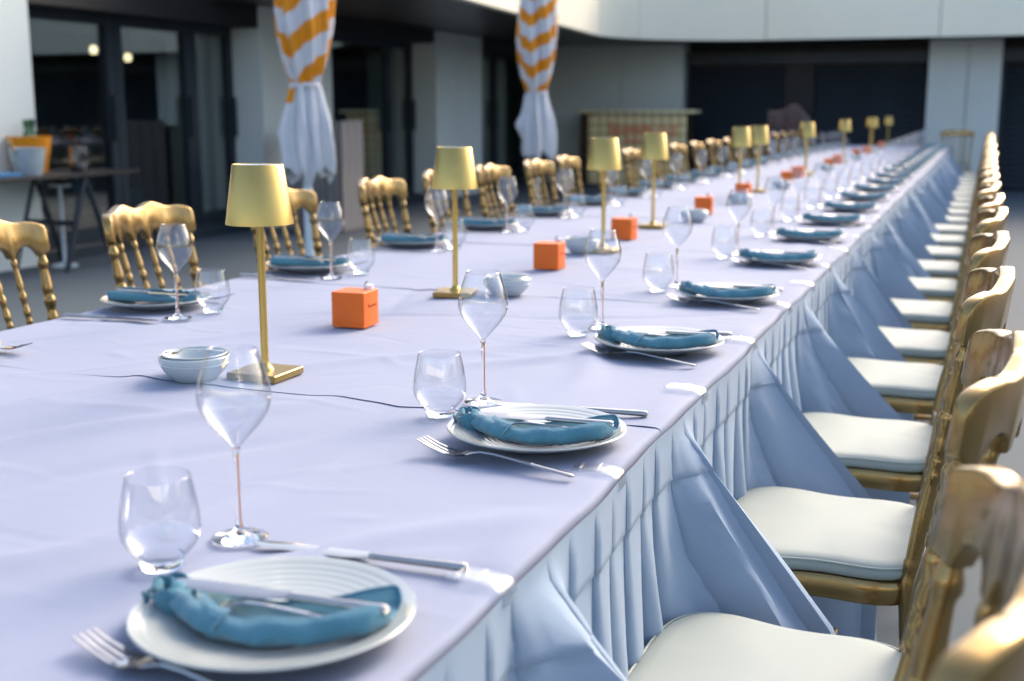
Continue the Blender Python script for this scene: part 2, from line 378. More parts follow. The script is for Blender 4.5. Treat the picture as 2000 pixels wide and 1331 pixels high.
for k, (dx, dy, tl) in enumerate(((-.03, .05, .1), (.05, -.06, -.12), (.0, .0, .02))):
    bo = empty('wine_bottle', (-6.88 + dx, 7.62 + dy, .835), label=('green wine bottle leaning right in the orange bucket', 'green wine bottle leaning left in the orange bucket', 'green wine bottle upright in the middle of the orange bucket')[k], cat='bottle', group='bottles in the orange bucket')
    bo.rotation_euler = (-tl, 0, 0)
    obj('glass_body', G().lathe([(0, .001), (.036, .0), (.037, .17), (.03, .2), (.014, .235), (.013, .27), (0, .271)], 20).mesh('glass_body', M['greenglass']), bo)
    obj('capsule', G().lathe([(.0135, .262), (.015, .263), (.0152, .315), (0, .317)], 16).mesh('capsule', M['greenglass'] if k else M['frame']), bo)
tag(obj('wooden_spoon', G().tube([(0, 0, 0), (.0, -.10, .17), (0, -.12, .2)], [.008, .009, .02], 8).mesh('wooden_spoon', M['lwood']), loc=(-6.62, 7.24, .80)), 'wooden stick leaning out of the pale zinc bucket', 'utensil')
pc = empty('steel_pitcher', (-6.58, 7.80, .745), label='polished steel wine cooler beside the orange bucket', cat='wine cooler')
obj('body', G().lathe([(0, .003), (.058, 0), (.066, .01), (.07, .09), (.066, .19), (.07, .2), (.062, .2), (.055, .02), (0, .02)], 32).mesh('body', M['steel']), pc)
obj('handle', G().tube([(.066, 0, .17), (.11, 0, .16), (.115, 0, .08), (.068, 0, .05)], .006, 8).mesh('handle', M['steel']), pc)
tag(obj('folded_cloth', G().box(-.12, .12, -.16, .16, 0, .03, b=.012).mesh('folded_cloth', M['blue']), loc=(-6.6, 6.93, .746)), 'folded blue cloth on the dark side table', 'cloth')
st = empty('post_stand', (-6.78, 7.80, 0), label='thin grey metal stand on a round foot before the side table', cat='stand')
obj('foot', G().lathe([(0, 0.001), (.10, 0), (.10, .012), (.03, .03), (0, .03)], 28).mesh('foot', M['pole']), st)
obj('pole', G().lathe([(.014, .03), (.014, .63)], 12).mesh('pole', M['pole']), st)
obj('top_plate', G().lathe([(0, .63), (.085, .63), (.085, .645), (0, .646)], 24).mesh('top_plate', M['pole']), st)
bl = empty('covered_screen', (-2.62, 17.85, 0), label='low screen draped with a brown throw beyond the far end of the table', cat='screen')
obj('panel', G().box(-.26, .26, -.02, .02, 0, 1.12).mesh('panel', M['bluegrey'], False), bl)
g = G(); nx, nz = 36, 22; rings = []
for i in range(nx + 1):
    x = -.30 + .62 * i / nx; top = 1.20 + .10 * exp(-((x - .05) / .13) ** 2) - .22 * max(0, (x - .1) / .22) ** 2
    r = []
    for j in range(nz + 1):
        q = j / nz; zt = .93 + .03 * sin(x * 23)
        z = zt + (top - zt) * sin(pi * q); y = -.10 * cos(pi * q) * (1 + .25 * sin(x * 31 + q * 3)); r.append((x, y, z))
    rings.append(r)
obj('throw', g.sweep(rings, cap=False, closed=False).mesh('throw', M['brown']), bl)

# glowing stand-ins for warm reflections in the glass doors, and a lounge chair
em = bpy.data.materials.new('warm_glow'); em.use_nodes = True
em.node_tree.nodes['Principled BSDF'].inputs['Emission Color'].default_value = (1, .78, .45, 1); em.node_tree.nodes['Principled BSDF'].inputs['Emission Strength'].default_value = 1.4
for k, (v, z) in enumerate(((10.525, 1.823), (11.065, 1.767))):
    pd = empty('reflection_glow', (-8.6, v, z), label='small added glow for a warm reflection in the glass doors, the %s of the two' % ('left', 'right')[k], cat='lamp', group='glows for warm reflections in the glass doors')
    obj('glow_body', G().lathe([(0, -.045), (.03, -.035), (.04, 0), (.03, .035), (0, .045)], 20).mesh('glow_body', em), pd)
    obj('glow_cable', G().lathe([(.004, .045), (.004, 2.3 - z)], 6).mesh('glow_cable', M['black']), pd)
lc = empty('lounge_chair', (-8.3, 10.35, 0), rz=.3, label='dark teal lounge chair standing behind the glass doors', cat='chair')
obj('seat', G().box(-.30, .30, -.33, .33, .26, .42, b=.04).mesh('seat', M['teal']), lc)
obj('backrest', G().box(-.36, -.24, -.33, .33, .36, .86, b=.04).mesh('backrest', M['teal']), lc)
for sx in (-.27, .27):
    for sy in (-.28, .28): obj('leg', G().tube([(sx, sy, .27), (sx * 1.1, sy * 1.1, .03)], .014, 8).mesh('leg', M['lwood']), lc)

# ---------------------------------------------------------------- closed parasols
def parasol(loc, seed, label, sc=1):
    p = empty('closed_parasol', loc, label=label, cat='parasol', group='closed striped parasols')
    obj('pole', G().lathe([(.028, .06), (.028, 2.95)], 16).mesh('pole', M['pole']), p)
    obj('base', G().lathe([(0, .001), (.27, 0), (.27, .05), (.05, .07), (.04, .2), (.03, .2)], 32).mesh('base', M['zinc']), p)
    r = random.Random(seed); NA, NZ = 160, 190; z0, z1 = .80, 2.9
    ph = [r.uniform(0, 6.28) for _ in range(8)]
    V = []; F = []; fm = []
    def R(z):
        xs = [.80, .86, 1.0, 1.15, 1.25, 1.355, 1.375, 1.395, 1.5, 1.7, 1.9, 2.2, 2.6, 2.9]
        ys = [.122, .128, .130, .120, .102, .085, .078, .084, .115, .150, .162, .150, .10, .04]
        return float(np.interp(z, xs, ys))
    drop = [r.uniform(0, .09) for _ in range(NA)]
    for i in range(NZ + 1):
        z = z0 + (z1 - z0) * i / NZ
        for j in range(NA):
            a = 2 * pi * j / NA; tw = a + .5 * (z - 1.4)
            f = .16 * sin(8 * tw + ph[0] + .8 * sin(3 * z)) + .10 * sin(5 * tw + ph[1] + 2 * z) + .05 * sin(17 * tw + ph[2] + 4 * z)
            if z < 1.37: f = f * 1.15 + .22 * (1.37 - z) * sin(3 * tw + ph[3]) + .05 * sin(29 * a + 9 * z)
            rr = R(z) * (1 + f)
            if z < 1.25: rr += .05 * exp(-((z - 1.08) / .07) ** 2) * max(0, cos(a - 3.6)) ** 8
            zz = z
            if i < 14: zz = z + (1 - i / 14) * (.028 * sin(4 * tw + ph[4]) + .022 * sin(9 * tw + ph[5]) + .016 * sin(19 * a) + .02)
            V.append((rr * cos(a), rr * sin(a), zz))
    for i in range(NZ):
        for j in range(NA):
            F.append((i * NA + j, i * NA + (j + 1) % NA, (i + 1) * NA + (j + 1) % NA, (i + 1) * NA + j))
            a = 2 * pi * (j + .5) / NA; z = z0 + (z1 - z0) * (i + .5) / NZ
            x = cos(a - radians(YAW)); tri = abs(((a - radians(-112 + 12 * seed)) / (2 * pi) + .5) % 1 - .5) * 4
            q = (z + .014 * sin(3 * a + seed) + .006 * sin(7 * a) - 1.40 - .17 * tri + .02 * seed) / (.30 - .035 * seed)
            o_ = (q % 1) > .52 and z > 1.38
            if z <= 1.35: o_ = (abs(((a - 4.0 + 1.2 * (seed - 1)) + pi) % (2 * pi) - pi) < .35 and z > 1.26 - (.28 if seed == 2 else 0))
            fm.append(1 if o_ else 0)
    obj('canopy', mesh('canopy', V, F, [M['canvas'], M['canvaso']], True, 0, fm), p)
    obj('tie_strap', G().lathe([(.088, 1.36), (.096, 1.362), (.097, 1.385), (.088, 1.388)], 40).mesh('tie_strap', M['canvas']), p)
parasol((-3.97, 6.8, 0), 1, 'closed orange and white striped parasol nearer the camera, left of the brass lamps')
parasol((-3.86, 10.75, 0), 2, 'closed orange and white striped parasol farther back, before the pale wall')

# ================================================================ the long table
TZ = .75; UR, UL = -.432, -1.99; V0, V1 = -.35, 17.25
ORD = ['first', 'second', 'third', 'fourth', 'fifth', 'sixth', 'seventh', 'eighth', 'ninth', 'tenth', 'eleventh', 'twelfth', 'thirteenth', 'fourteenth',
       'fifteenth', 'sixteenth', 'seventeenth', 'eighteenth', 'nineteenth', 'twentieth', 'twenty-first', 'twenty-second', 'twenty-third', 'twenty-fourth', 'twenty-fifth', 'twenty-sixth']
tab = empty('banquet_table', ((UR + UL) / 2, 8.4, 0), label='long banquet table hidden under the lavender cloths', cat='table')
obj('tabletop', G().box(UL + .02 - (UR + UL) / 2, UR - .02 - (UR + UL) / 2, V0 + .02 - 8.4, V1 - .02 - 8.4, .715, .738).mesh('tabletop', M['lwood'], False), tab)
lg = G().lathe([(.018, 0), (.018, .714)], 10).mesh('leg', M['frame'])
for k in range(9):
    for su in (-.62, .62): obj('leg', lg, tab, (su, -8.4 + k * 2.1, 0))

# wrinkles of the cloth
RR = random.Random(21)
RIDGE = []
for _ in range(150):
    cu, cv = RR.uniform(UL, UR), RR.uniform(V0, V1)
    ang = radians(RR.gauss(24, 16)) if RR.random() < .7 else radians(RR.uniform(60, 110))
    RIDGE.append((cu, cv, sin(ang), cos(ang), RR.uniform(.12, .5), RR.uniform(.012, .04), RR.uniform(-.005, .0065)))
for cu, cv, a, ln, wd, am in ((-.95, 1.0, 22, .6, .03, .004), (-1.25, 1.35, 28, .7, .035, .004), (-.72, .85, 24, .5, .025, .0035), (-1.0, 1.45, 20, .5, .03, -.003),
                              (-1.5, 1.5, 30, .5, .03, .0045), (-.75, 2.25, 55, .25, .03, .004), (-1.45, 2.3, 35, .3, .03, .003), (-1.05, 2.1, 30, .4, .03, .003)):
    RIDGE.append((cu, cv, sin(radians(a)), cos(radians(a)), ln, wd, am * 2.0))
for _ in range(420):
    cu, cv = RR.uniform(UL, UR), RR.uniform(V0 + .7, 5.2) ** 1.0
    RIDGE.append((cu, cv, *(lambda q: (sin(q), cos(q)))(radians(RR.choice((RR.gauss(25, 20), RR.gauss(95, 14))))), RR.uniform(.04, .17), RR.uniform(.007, .014), RR.uniform(-.0013, .0022)))
PH = np.array([[RR.uniform(1, 9), RR.uniform(1, 9), RR.uniform(0, 6.28), RR.uniform(.0002, .0008)] for _ in range(14)])
def wrinkle(U, V):
    H = np.zeros_like(U)
    v_lo, v_hi = V.min() - .6, V.max() + .6
    for cu, cv, sx, sy, ln, wd, am in RIDGE:
        if not v_lo < cv < v_hi: continue
        du, dv = U - cu, V - cv; al = du * sx + dv * sy; ac = du * sy - dv * sx + .04 * np.sin(al * 7 + cu * 9)
        H += am * np.exp(-(al / ln) ** 2 * 1.5 - (ac / wd) ** 2)
    for a, b, c, d in PH: H += d * np.sin(a * U * 2.2 + b * V * 1.3 + c)
    return H
def edge_wave(v): return .0028 * np.sin(v * 6.1) + .0018 * np.sin(v * 13.7 + 1) + .0008 * np.sin(v * 31 + 2)
cl_v = [1.098, 1.512, 2.03, 2.52, 3.02, 3.42]
while cl_v[-1] < 16.8: cl_v.append(cl_v[-1] + .46 + .04 * sin(cl_v[-1] * 5))
cl_v = [.65] + cl_v
def sheet(v0, v1, k, fine=True):
    nv = int((v1 - v0) / (.008 if k < 3 else (.012 if fine else .03))); st = []
    # (u, dz) across: hangs a little at both edges, rounded
    for x, z in ((0, -.075), (-.001, -.05), (-.002, -.028), (.001, -.014), (.006, -.006), (.014, -.0015)): st.append((UL - .012 + x, z))
    nu = 190 if k < 3 else (120 if fine else 60)
    for i in range(nu + 1): st.append((UL + .012 + (UR - .012 - UL - .012) * i / nu, 0))
    for x, z in ((-.006, -.0002), (-.003, -.0010), (-.0008, -.0028), (.0006, -.0060), (.0010, -.012), (.0004, -.018)): st.append((UR + x, z))
    U0 = np.array([s[0] for s in st]); Z0 = np.array([s[1] for s in st]); vv = np.linspace(v0, v1, nv + 1)
    U, V = np.meshgrid(U0, vv); Z = np.tile(Z0, (len(vv), 1))
    Hh = wrinkle(U, V); fade = np.clip((UR + .0 - U) / .10, 0, 1) * .75 + .25
    Z = Z + TZ + Hh * fade
    # clips pull the edge in and down
    near = np.exp(-np.minimum.reduce(np.array([((V - c) / .035) ** 2 for c in cl_v]))); eg = np.clip((U - UR + .09) / .09, 0, 1)
    Z -= .003 * near * eg
    puff = (1 - near) * np.exp(-((U - UR + .03) / .03) ** 2) * (.0025 + .0025 * np.sin(V * 17 + k))
    Z += puff
    U = U + edge_wave(V) * np.clip((U - UR + .15) / .15, 0, 1)
    # far sheet lies over the near one: near end of each sheet is a lifted, slightly wavy hem
    t = (V - v0)
    Z += (.0011 + .0008 * np.sin(U * 5 + k) + .0007 * np.sin(U * 13)) * np.exp(-np.clip(t - .05, 0, 9) / .12) * (k > 0)
    V = V + (.005 * np.sin(U * 3.1 + k) + .0018 * np.sin(U * 11 + 2 * k)) * np.exp(-t / .1)
    nc = U.shape[1]; P = np.stack([U, V, Z], -1).reshape(-1, 3)
    F = [(j * nc + i, j * nc + i + 1, (j + 1) * nc + i + 1, (j + 1) * nc + i) for j in range(len(vv) - 1) for i in range(nc - 1)]
    # hem thickness at the near end
    base = len(P); P = np.vstack([P, P[:nc] + np.array((0, .001, -.0013)), P[:nc] + np.array((0, .018, -.0022))])
    F += [(base + i, base + i + 1, i + 1, i) for i in range(nc - 1)] + [(base + nc + i, base + nc + i + 1, base + i + 1, base + i) for i in range(nc - 1)]
    return mesh('tablecloth', P, F, M['cloth'], True, 60)
bounds = [V0, 1.77, 2.97, 4.10, 5.33, 6.5, 7.72, 8.9, 10.1, 11.3, 12.5, 13.7, 14.9, 16.1, V1]
for k in range(len(bounds) - 1):
    a, b = bounds[k], bounds[k + 1] + (.05 if k < len(bounds) - 2 else 0)
    lab = ('nearest lavender tablecloth sheet, under the first plate by the skirt' if k == 0 else
           ('farthest lavender tablecloth sheet at the end of the table' if k == len(bounds) - 2 else
            'lavender tablecloth sheet, %s from the near end of the table' % ORD[k]))
    tag(obj('tablecloth', sheet(a, b, k, k < 5)), lab, 'tablecloth', 'tablecloth sheets laid along the table')

# ---------------------------------------------------------------- seat positions
RC = [.17, .865, 1.56, 2.24, 2.91, 3.66, 4.26]
while RC[-1] < 16.0: RC.append(RC[-1] + .70)
LC = [1.65, 2.38, 2.98, 3.74, 4.50, 5.16, 5.74, 6.38, 7.0]
while LC[-1] < 16.2: LC.append(LC[-1] + .70)

# ---------------------------------------------------------------- skirt
def skirt(name, side, dv0, rows, label):
    r = random.Random(4 if side > 0 else 9); pr = []; v = V0
    while v < V1:
        P = r.uniform(.070, .108); pr.append((v, P, r.uniform(.35, 1.3), r.uniform(.6, 1.2))); v += P
    S = [0, .012, .03, .05, .075, .086, .0885, .10, .125, .15, .18, .21, .25, .29, .33, .38, .44, .50, .56, .62, .68, .725]
    prof = [(.0, -.0015, .0), (.06, .0, .2), (.22, .0005, .55), (.45, .001, .85), (.68, .0018, 1.), (.86, .0024, .9), (1.05, .0035, .55), (1.11, .001, .40), (1.10, -.006, .3), (.99, -.016, .2), (.93, -.018, .08)]
    gaps = [(RC[i] + RC[i + 1]) / 2 for i in range(len(RC) - 1)] if side > 0 else [(LC[i] + LC[i + 1]) / 2 for i in range(len(LC) - 1)]
    gr = random.Random(2); ga = [(g + gr.uniform(-.015, .015), gr.uniform(.85, 1.1), gr.uniform(.12, .165)) for g in gaps]
    if side > 0: ga[1] = (1.19, 1.5, .17); ga[2] = (1.885, 1.0, .16); ga[3] = (2.575, 1.05, .16); ga[4] = (3.27, 1.1, .15)
    GA = np.array(ga)
    vs, bs, fs, amp, dep = [], [], [], [], []
    for (v, P, am, de) in pr:
        for (a, b, c) in prof:
            vs.append(v + a * P if a <= 1 else v + P + (a - 1) * .09); bs.append(b * de); fs.append(c); amp.append(am); dep.append(P)
    vs, bs, fs, amp, dep = map(np.array, (vs, bs, fs, amp, dep))
    vs = V0 + V1 - vs; vs, bs, fs, amp, dep = (x[::-1].copy() for x in (vs, bs, fs, amp, dep))
    rowsP = []
    for s in S:
        open_ = min(1, max(0, (s - .085) / .25))
        # below the stitched band the pleats open: fold-back shrinks, wave grows
        vv = vs.copy(); off = bs * min(1, max(0, (s - .008) / .03)) * (1.25 + 1.0 * open_) + (fs - .5) * (.0 + .047 * open_ ** 1.1) * amp * (.6 + dep * 5)
        off += .006 * np.sin(vs * 4.3 + s * 3) * open_
        band = .003 if s < .087 else 0
        d = vv[:, None] - GA[None, :, 0]; ss = max(0, s - .025)
        hw = GA[None, :, 2] * (.42 + .58 * min(1, ss / .33))
        tent = np.clip(1 - np.abs(d) / hw, 0, 1); tent = tent ** 1.15
        lin = np.minimum(ss * .80, .245 + .02 * (ss > .3)) * GA[None, :, 1]
        lin = np.minimum(lin, .27)
        fl = (tent * lin)
        q_ = d / hw
        fold = ((1 - np.abs(np.sin(q_ * 5.2 + GA[None, :, 0] * 3))) ** 2.2 * .075 + (1 - np.abs(np.sin(q_ * 8.3 + 1 + 2 * s))) ** 2 * .045 + (1 - np.abs(np.sin(q_ * 14.1 + 2))) ** 2 * .018 - .035) * np.clip(ss * 1.5, 0, .6) * np.clip(tent * 2.2, 0, 1)
        rip = fold + .5 * (np.sin(d / (hw) * 9.5 + GA[None, :, 0] * 3) * .062 + np.sin(d / hw * 17 + 1 + 3 * s) * .034 + np.sin(d / hw * 27 + 2) * .014) * np.clip(ss * 2.2, 0, .6) * np.clip(tent * 2.5, 0, 1)
        fsum = (fl + rip).sum(1)
        z = TZ - .0050 - s
        u = UR + .0055 + edge_wave(vs) + off + band + fsum + .022 * open_ * (1 - np.clip(tent.sum(1), 0, 1)) * .3
        uu = u if side > 0 else (UL + .004 + .16 * min(1, max(0, (s - .08) / .12)) - (u - UR - .006))
        rowsP.append(np.stack([uu, vv, np.full_like(vv, max(z, .012))], -1))
    P = np.concatenate(rowsP); nc = len(vs)
    F = [(j * nc + i, j * nc + i + 1, (j + 1) * nc + i + 1, (j + 1) * nc + i) for j in range(len(S) - 1) for i in range(nc - 1)]
    me = mesh(name, P, F, M['skirt'], True, 50)
    return tag(obj(name, me), label, 'table skirt')
sk = skirt('table_skirt', 1, 0, 20, 'pale blue pleated skirt flaring between the chairs in front of the table')
skirt('table_skirt', -1, 0, 20, 'pleated table skirt hanging behind the table on the glass door side')
# clips
def clip_mesh():
    pts = [(-.058, .0035), (-.056, .0055), (-.03, .0065), (-.008, .0055), (.0, .004), (.007, .001), (.012, -.006), (.0125, -.016)]
    rings = []
    for y, s in ((-.016, 0), (-.0155, 1), (.0155, 1), (.016, 0)):
        t = .0016 if s else .0008
        rings.append([(x, y, z + t) for x, z in pts] + [(x - (.002 if i > 4 else 0), y, z - t) for i, (x, z) in reversed(list(enumerate(pts)))])
    g = G().sweep(rings); g.tube([(-.045, -.012, .007), (-.045, .012, .007)], .0022, 8); g.tube([(-.02, -.012, .0085), (-.02, .012, .0085)], .0022, 8); return g.mesh('clip', M['plastic'], True, 35)
cm = clip_mesh()
for v in cl_v: obj('clip', cm, sk, (UR + float(edge_wave(v)), v, TZ + .001), (0, 0, rnd.uniform(-.1, .1)))

# ---------------------------------------------------------------- chairs
def post_radius(z, k=1.0):
    if z > .44: z = .44 + (z - .44) / 1.25
    zs = [0, .02, .40, .44, .455, .47, .475, .50, .54, .575, .585, .592, .600, .606, .612, .618, .624, .632, .640, .655, .670, .678, .684, .700, .725, .742, .748, .756, .766, .80]
    rs = [.010, .011, .017, .018, .013, .0175, .0145, .016, .0175, .0135, .011, .0165, .0165, .011, .0155, .0155, .011, .0165, .0165, .0115, .0175, .0185, .0125, .0165, .0125, .0105, .016, .016, .010, .010]
    return (.0135 + (float(np.interp(z, zs, rs)) - .0135) * .8) * k
def back_x(z, y):
    lean = .150 + max(0, z - .44) * .130
    return lean + (.056 * (1 - min(1, abs(y) / .205) ** 2.9)) * min(1, max(0, (z - .44) / .45)) ** 1.2
def rail_top(t):
    a = abs(t)
    xs = [0, .10, .20, .30, .38, .48, .58, .68, .76, .84, .92, .97, 1.0]
    zs = [.940, .943, .950, .956, .955, .948, .941, .939, .941, .939, .934, .926, .914]
    return float(np.interp(a, xs, zs))
SY = [-.186, -.1115, -.0372, .0372, .1115, .186]
def rail_bot(y):
    k = min(SY, key=lambda s: abs(s - y)); d = abs(y - k) / .0372
    e_ = .848 + .030 * sqrt(max(0, 1 - (1 - min(1, (d - .25) / .75)) ** 2)) if d > .25 else .848
    if abs(y) > .186: e_ = .850 + (abs(y) - .186) * .5
    return e_
def make_chair():
    c = empty('banquet_chair')
    # seat frame: serpentine apron
    def outline(off, n=96):
        pts = []
        for i in range(n):
            a = 2 * pi * i / n; ca, sa = cos(a), sin(a); p = 4.5
            rr = (abs(ca) ** p + abs(sa) ** p) ** (-1 / p); x, y = rr * ca, rr * sa
            wd = .208 - .028 * (x + 1) / 2; X = x * (.188 + off); Y = y * (wd + off)
            if abs(y) > .7: Y -= .008 * cos(x * pi * 1.5) * (1 if y > 0 else -1)
            pts.append((X - .008, Y))
        return pts
    g = G(); R_ = []
    for z, o in ((.398, -.010), (.400, -.003), (.405, .0), (.425, .002), (.438, .0), (.442, -.004), (.4425, -.02)): R_.append([(x, y, z) for x, y in outline(o)])
    g.sweep(R_); obj('seat_frame', g.mesh('seat_frame', M['gold']), c)
    g = G(); R_ = []
    for z, o, in ((.4428, -.014), (.444, -.006), (.449, -.0005), (.458, .002), (.466, -.001), (.4715, -.008)): R_.append([(x, y, z) for x, y in outline(o)])
    for q in (.9, .78, .62, .45, .28, .1):
        R_.append([(x * q, y * q, .4725 + .012 * (1 - q ** 2) + .0012 * sin(9 * math.atan2(y, x)) * q ** 4 + .0015 * sin(40 * y) * q ** 3 * (x > .05)) for x, y in outline(-.008)])
    g.sweep(R_); g.tube([(x, y, .4665) for x, y in outline(.0005)] + [(*outline(.0005)[0], .4665)], .0022, 6, cap=False)
    obj('cushion', g.mesh('cushion', M['cushion'], True, 60), c)
    # rear legs with posts
    for s in (-1, 1):
        pts = []; rad = []
        zz = sorted(set([0, .02, .1, .2, .3, .40] + [round(.43 + .006 * i, 4) for i in range(72)]))
        for z in zz:
            x = back_x(z, .186) - .001 if z > .44 else .150 + .045 * ((.44 - z) / .44) ** 1.6
            y = s * (.170 + max(0, z - .44) * .040 + (.44 - min(z, .44)) * .02); pts.append((x, y, z)); rad.append(post_radius(z, .92))
        obj('rear_leg', G().tube(pts, rad, 14).mesh('rear_leg', M['gold'], True, 50), c)
        pts = []; rad = []
        for i, z in enumerate([0, .01, .03, .05, .06, .07, .2, .30, .33, .335, .345, .35, .37, .40]):
            pts.append((-.165 - .01 * (1 - z / .4), s * (.17 + .008 * (1 - z / .4)), z)); rad.append([.009, .010, .012, .010, .014, .010, .015, .018, .014, .019, .019, .014, .018, .019][i])
        obj('front_leg', G().tube(pts, rad, 12).mesh('front_leg', M['gold'], True, 50), c)
        obj('side_stretcher', G().tube([(-.168, s * .173, .16), (0, s * .174, .16), (.175, s * .176, .16)], [.007, .012, .007], 8).mesh('side_stretcher', M['gold'], True, 50), c)
    obj('front_stretcher', G().tube([(0, -.172, .19), (0, 0, .19), (0, .172, .19)], [.007, .012, .007], 8).mesh('front_stretcher', M['gold'], True, 50), c)
    # lower back rail, spindles
    obj('lower_rail', G().tube([(back_x(.50, y) - .004, y, .50) for y in np.linspace(-.168, .168, 13)], .0105, 10).mesh('lower_rail', M['gold']), c)
    for k in (1, 2, 3, 4):
        pts = []; rad = []; yt = SY[k]; yb = yt * .92
        for z in [round(.505 + .0055 * i, 4) for i in range(65)]:
            y = yb + (yt - yb) * (z - .5) / .35; pts.append((back_x(z, y), y, z)); rad.append(post_radius(.44 + (z - .5) * 1.16, .56))
        obj('spindle', G().tube(pts, rad, 10).mesh('spindle', M['gold'], True, 50), c)
    # scalloped top rail
    n = 96; rings = []; W = .210
    for i in range(n + 1):
        t = -1 + 2 * i / n; y = W * t; e1 = max(0, (abs(t) - .955) / .045); zt, zb = rail_top(t) - .006 * e1, rail_bot(y) + .006 * e1
        ymid = y; th = .0128 * (1 - .45 * e1 ** 2); x0 = back_x(.90, abs(y))
        dx = -.056 * 2.9 * (min(.205, abs(y)) / .205) ** 1.9 / .205 * (1 if y > 0 else -1); L_ = sqrt(1 + dx * dx); nx_, ny_ = 1 / L_, -dx / L_
        b = .0038; ring = []
        for (o, z) in ((-th, zb + b), (-th, zt - b), (-th + b * .35, zt - b * .3), (-th + b, zt), (th - b, zt), (th - b * .35, zt - b * .3), (th, zt - b), (th, zb + b), (th - b * .3, zb + b * .3), (th - b, zb), (-th + b, zb), (-th + b * .3, zb + b * .3)):
            lean = (z - .90) * .130
            ring.append((x0 + lean + o * nx_, y + o * ny_, z))
        rings.append(ring)
    obj('top_rail', G().sweep(rings).mesh('top_rail', M['gold'], True, 50), c)
    return c
chair0 = make_chair(); used = [False]
def place_chair(x, y, rz, label, group):
    c = chair0 if not used[0] else copy_tree(chair0)
    used[0] = True; c.location = (x, y, 0); c.rotation_euler = (0, 0, rz); tag(c, label, 'chair', group)
cr = random.Random(12)
for k, v in enumerate(RC):
    if k == 0: continue
    place_chair(-.216 + cr.uniform(-.008, .008) + (-.0 if k < 4 else -.004), v, cr.uniform(-.03, .03), ('gold spindle-back chair beside the pleated skirt, nearest the camera' if k == 1 else
                'gold spindle-back chair beside the pleated skirt, %s from the near end' % ORD[k - 1]), 'gold chairs along the skirted side')
for k, v in enumerate(LC):
    if k == 0: continue
    place_chair(-2.065 + cr.uniform(-.02, .02), v, pi + cr.uniform(-.10, .10), 'gold spindle-back chair on the glass door side, %s from the near end' % ORD[k - 1], 'gold chairs along the glass door side')
place_chair(-.385, 17.75, -pi / 2 + pi + .0, 'lone gold chair standing past the far end of the table before the pale column', None)

# ---------------------------------------------------------------- table lamps
def make_lamp():
    l = empty('table_lamp')
    obj('base', G().box(-.05, .05, -.05, .05, .0, .0135, b=.0025).mesh('base', M['goldbase'], True, 35), l)
    obj('pole', G().lathe([(.016, .0135), (.0135, .018), (.0105, .021), (.0085, .024), (.0068, .03), (.0068, .285), (.0, .286)], 24).mesh('pole', M['goldlamp']), l)
    sh = obj('lamp_shade', G().lathe([(.0595, .275), (.0445, .378), (.0435, .379), (.0430, .378), (.0582, .2755), (.0595, .275)], 64).mesh('lamp_shade', M['goldlamp']), l)
    obj('shade_lining', G().lathe([(.0425, .3775), (.0576, .277)], 48).mesh('shade_lining', M['shadein']), sh)
    obj('diffuser', G().lathe([(0, .372), (.0424, .373), (.0424, .375), (0, .376)], 40).mesh('diffuser', M['shadein']), sh)
    return l
lv = [(-1.186, 1.862), (-1.258, 2.885), (-1.19, 3.98), (-1.25, 4.88), (-1.24, 6.70), (-1.23, 7.22), (-1.22, 9.2), (-1.26, 9.45), (-1.22, 11.7), (-1.2, 14.4), (-1.25, 14.75), (-1.22, 17.0)]
lamp0 = make_lamp()
for k, (x, y) in enumerate(lv):
    l = lamp0 if k == 0 else copy_tree(lamp0)
    l.location = (x, y, TZ + .003); l.rotation_euler = (0, 0, radians(rnd.uniform(-4, 6) if k != 1 else 12))
    tag(l, ['brass table lamp nearest the camera, beside the grey bowl', 'brass table lamp between the first and second orange boxes'][k] if k < 2 else 'brass table lamp with tapered shade, %s from the near end of the table' % ORD[k], 'lamp', 'brass lamps along the table')

# ---------------------------------------------------------------- orange boxes
def make_box():
    b = empty('orange_box'); s = .039; g = G().box(-s, s, -s, s, 0, .078, b=.0015)
    obj('cube', g.mesh('cube_body', M['orange'], True, 35), b).name = 'box_body'
    tx = letters(10, .042, .0062, 0, 8, .0003); o = obj('lettering', tx.mesh('lettering', M['darkred'], False), b, (s + .0003, 0.004, .043), (0, 0, pi / 2))
    g = G().tube([(.012, .030, .078), (.012, .033, .092), (.016, .034, .094)], [.0035, .003, .002], 8)
    obj('peg', g.mesh('peg', M['steelb']), b)
    g = G().lathe([(0, .078), (.009, .078), (.009, .088), (0, .089)], 16, c=(.024, .026, 0)); obj('cap', g.mesh('cap', M['shadein']), b)
    return b
bv = [(-1.29, 2.40, 3), (-1.215, 3.50, 2), (-1.235, 4.40, -2), (-1.20, 5.62, 6), (-1.22, 6.72, 0), (-1.2, 8.15, 5), (-1.23, 8.85, -4), (-1.2, 10.4, 8), (-1.22, 11.2, 0), (-1.22, 12.9, 4), (-1.2, 13.8, -5), (-1.22, 15.9, 3)]
box0 = make_box()
for k, (x, y, r_) in enumerate(bv):
    b = box0 if k == 0 else copy_tree(box0)
    b.location = (x, y, TZ + .003); b.rotation_euler = (0, 0, radians(r_))
    tag(b, 'orange cube box with dark red script, %s from the near end of the table' % ORD[k], 'box', 'orange boxes along the table')

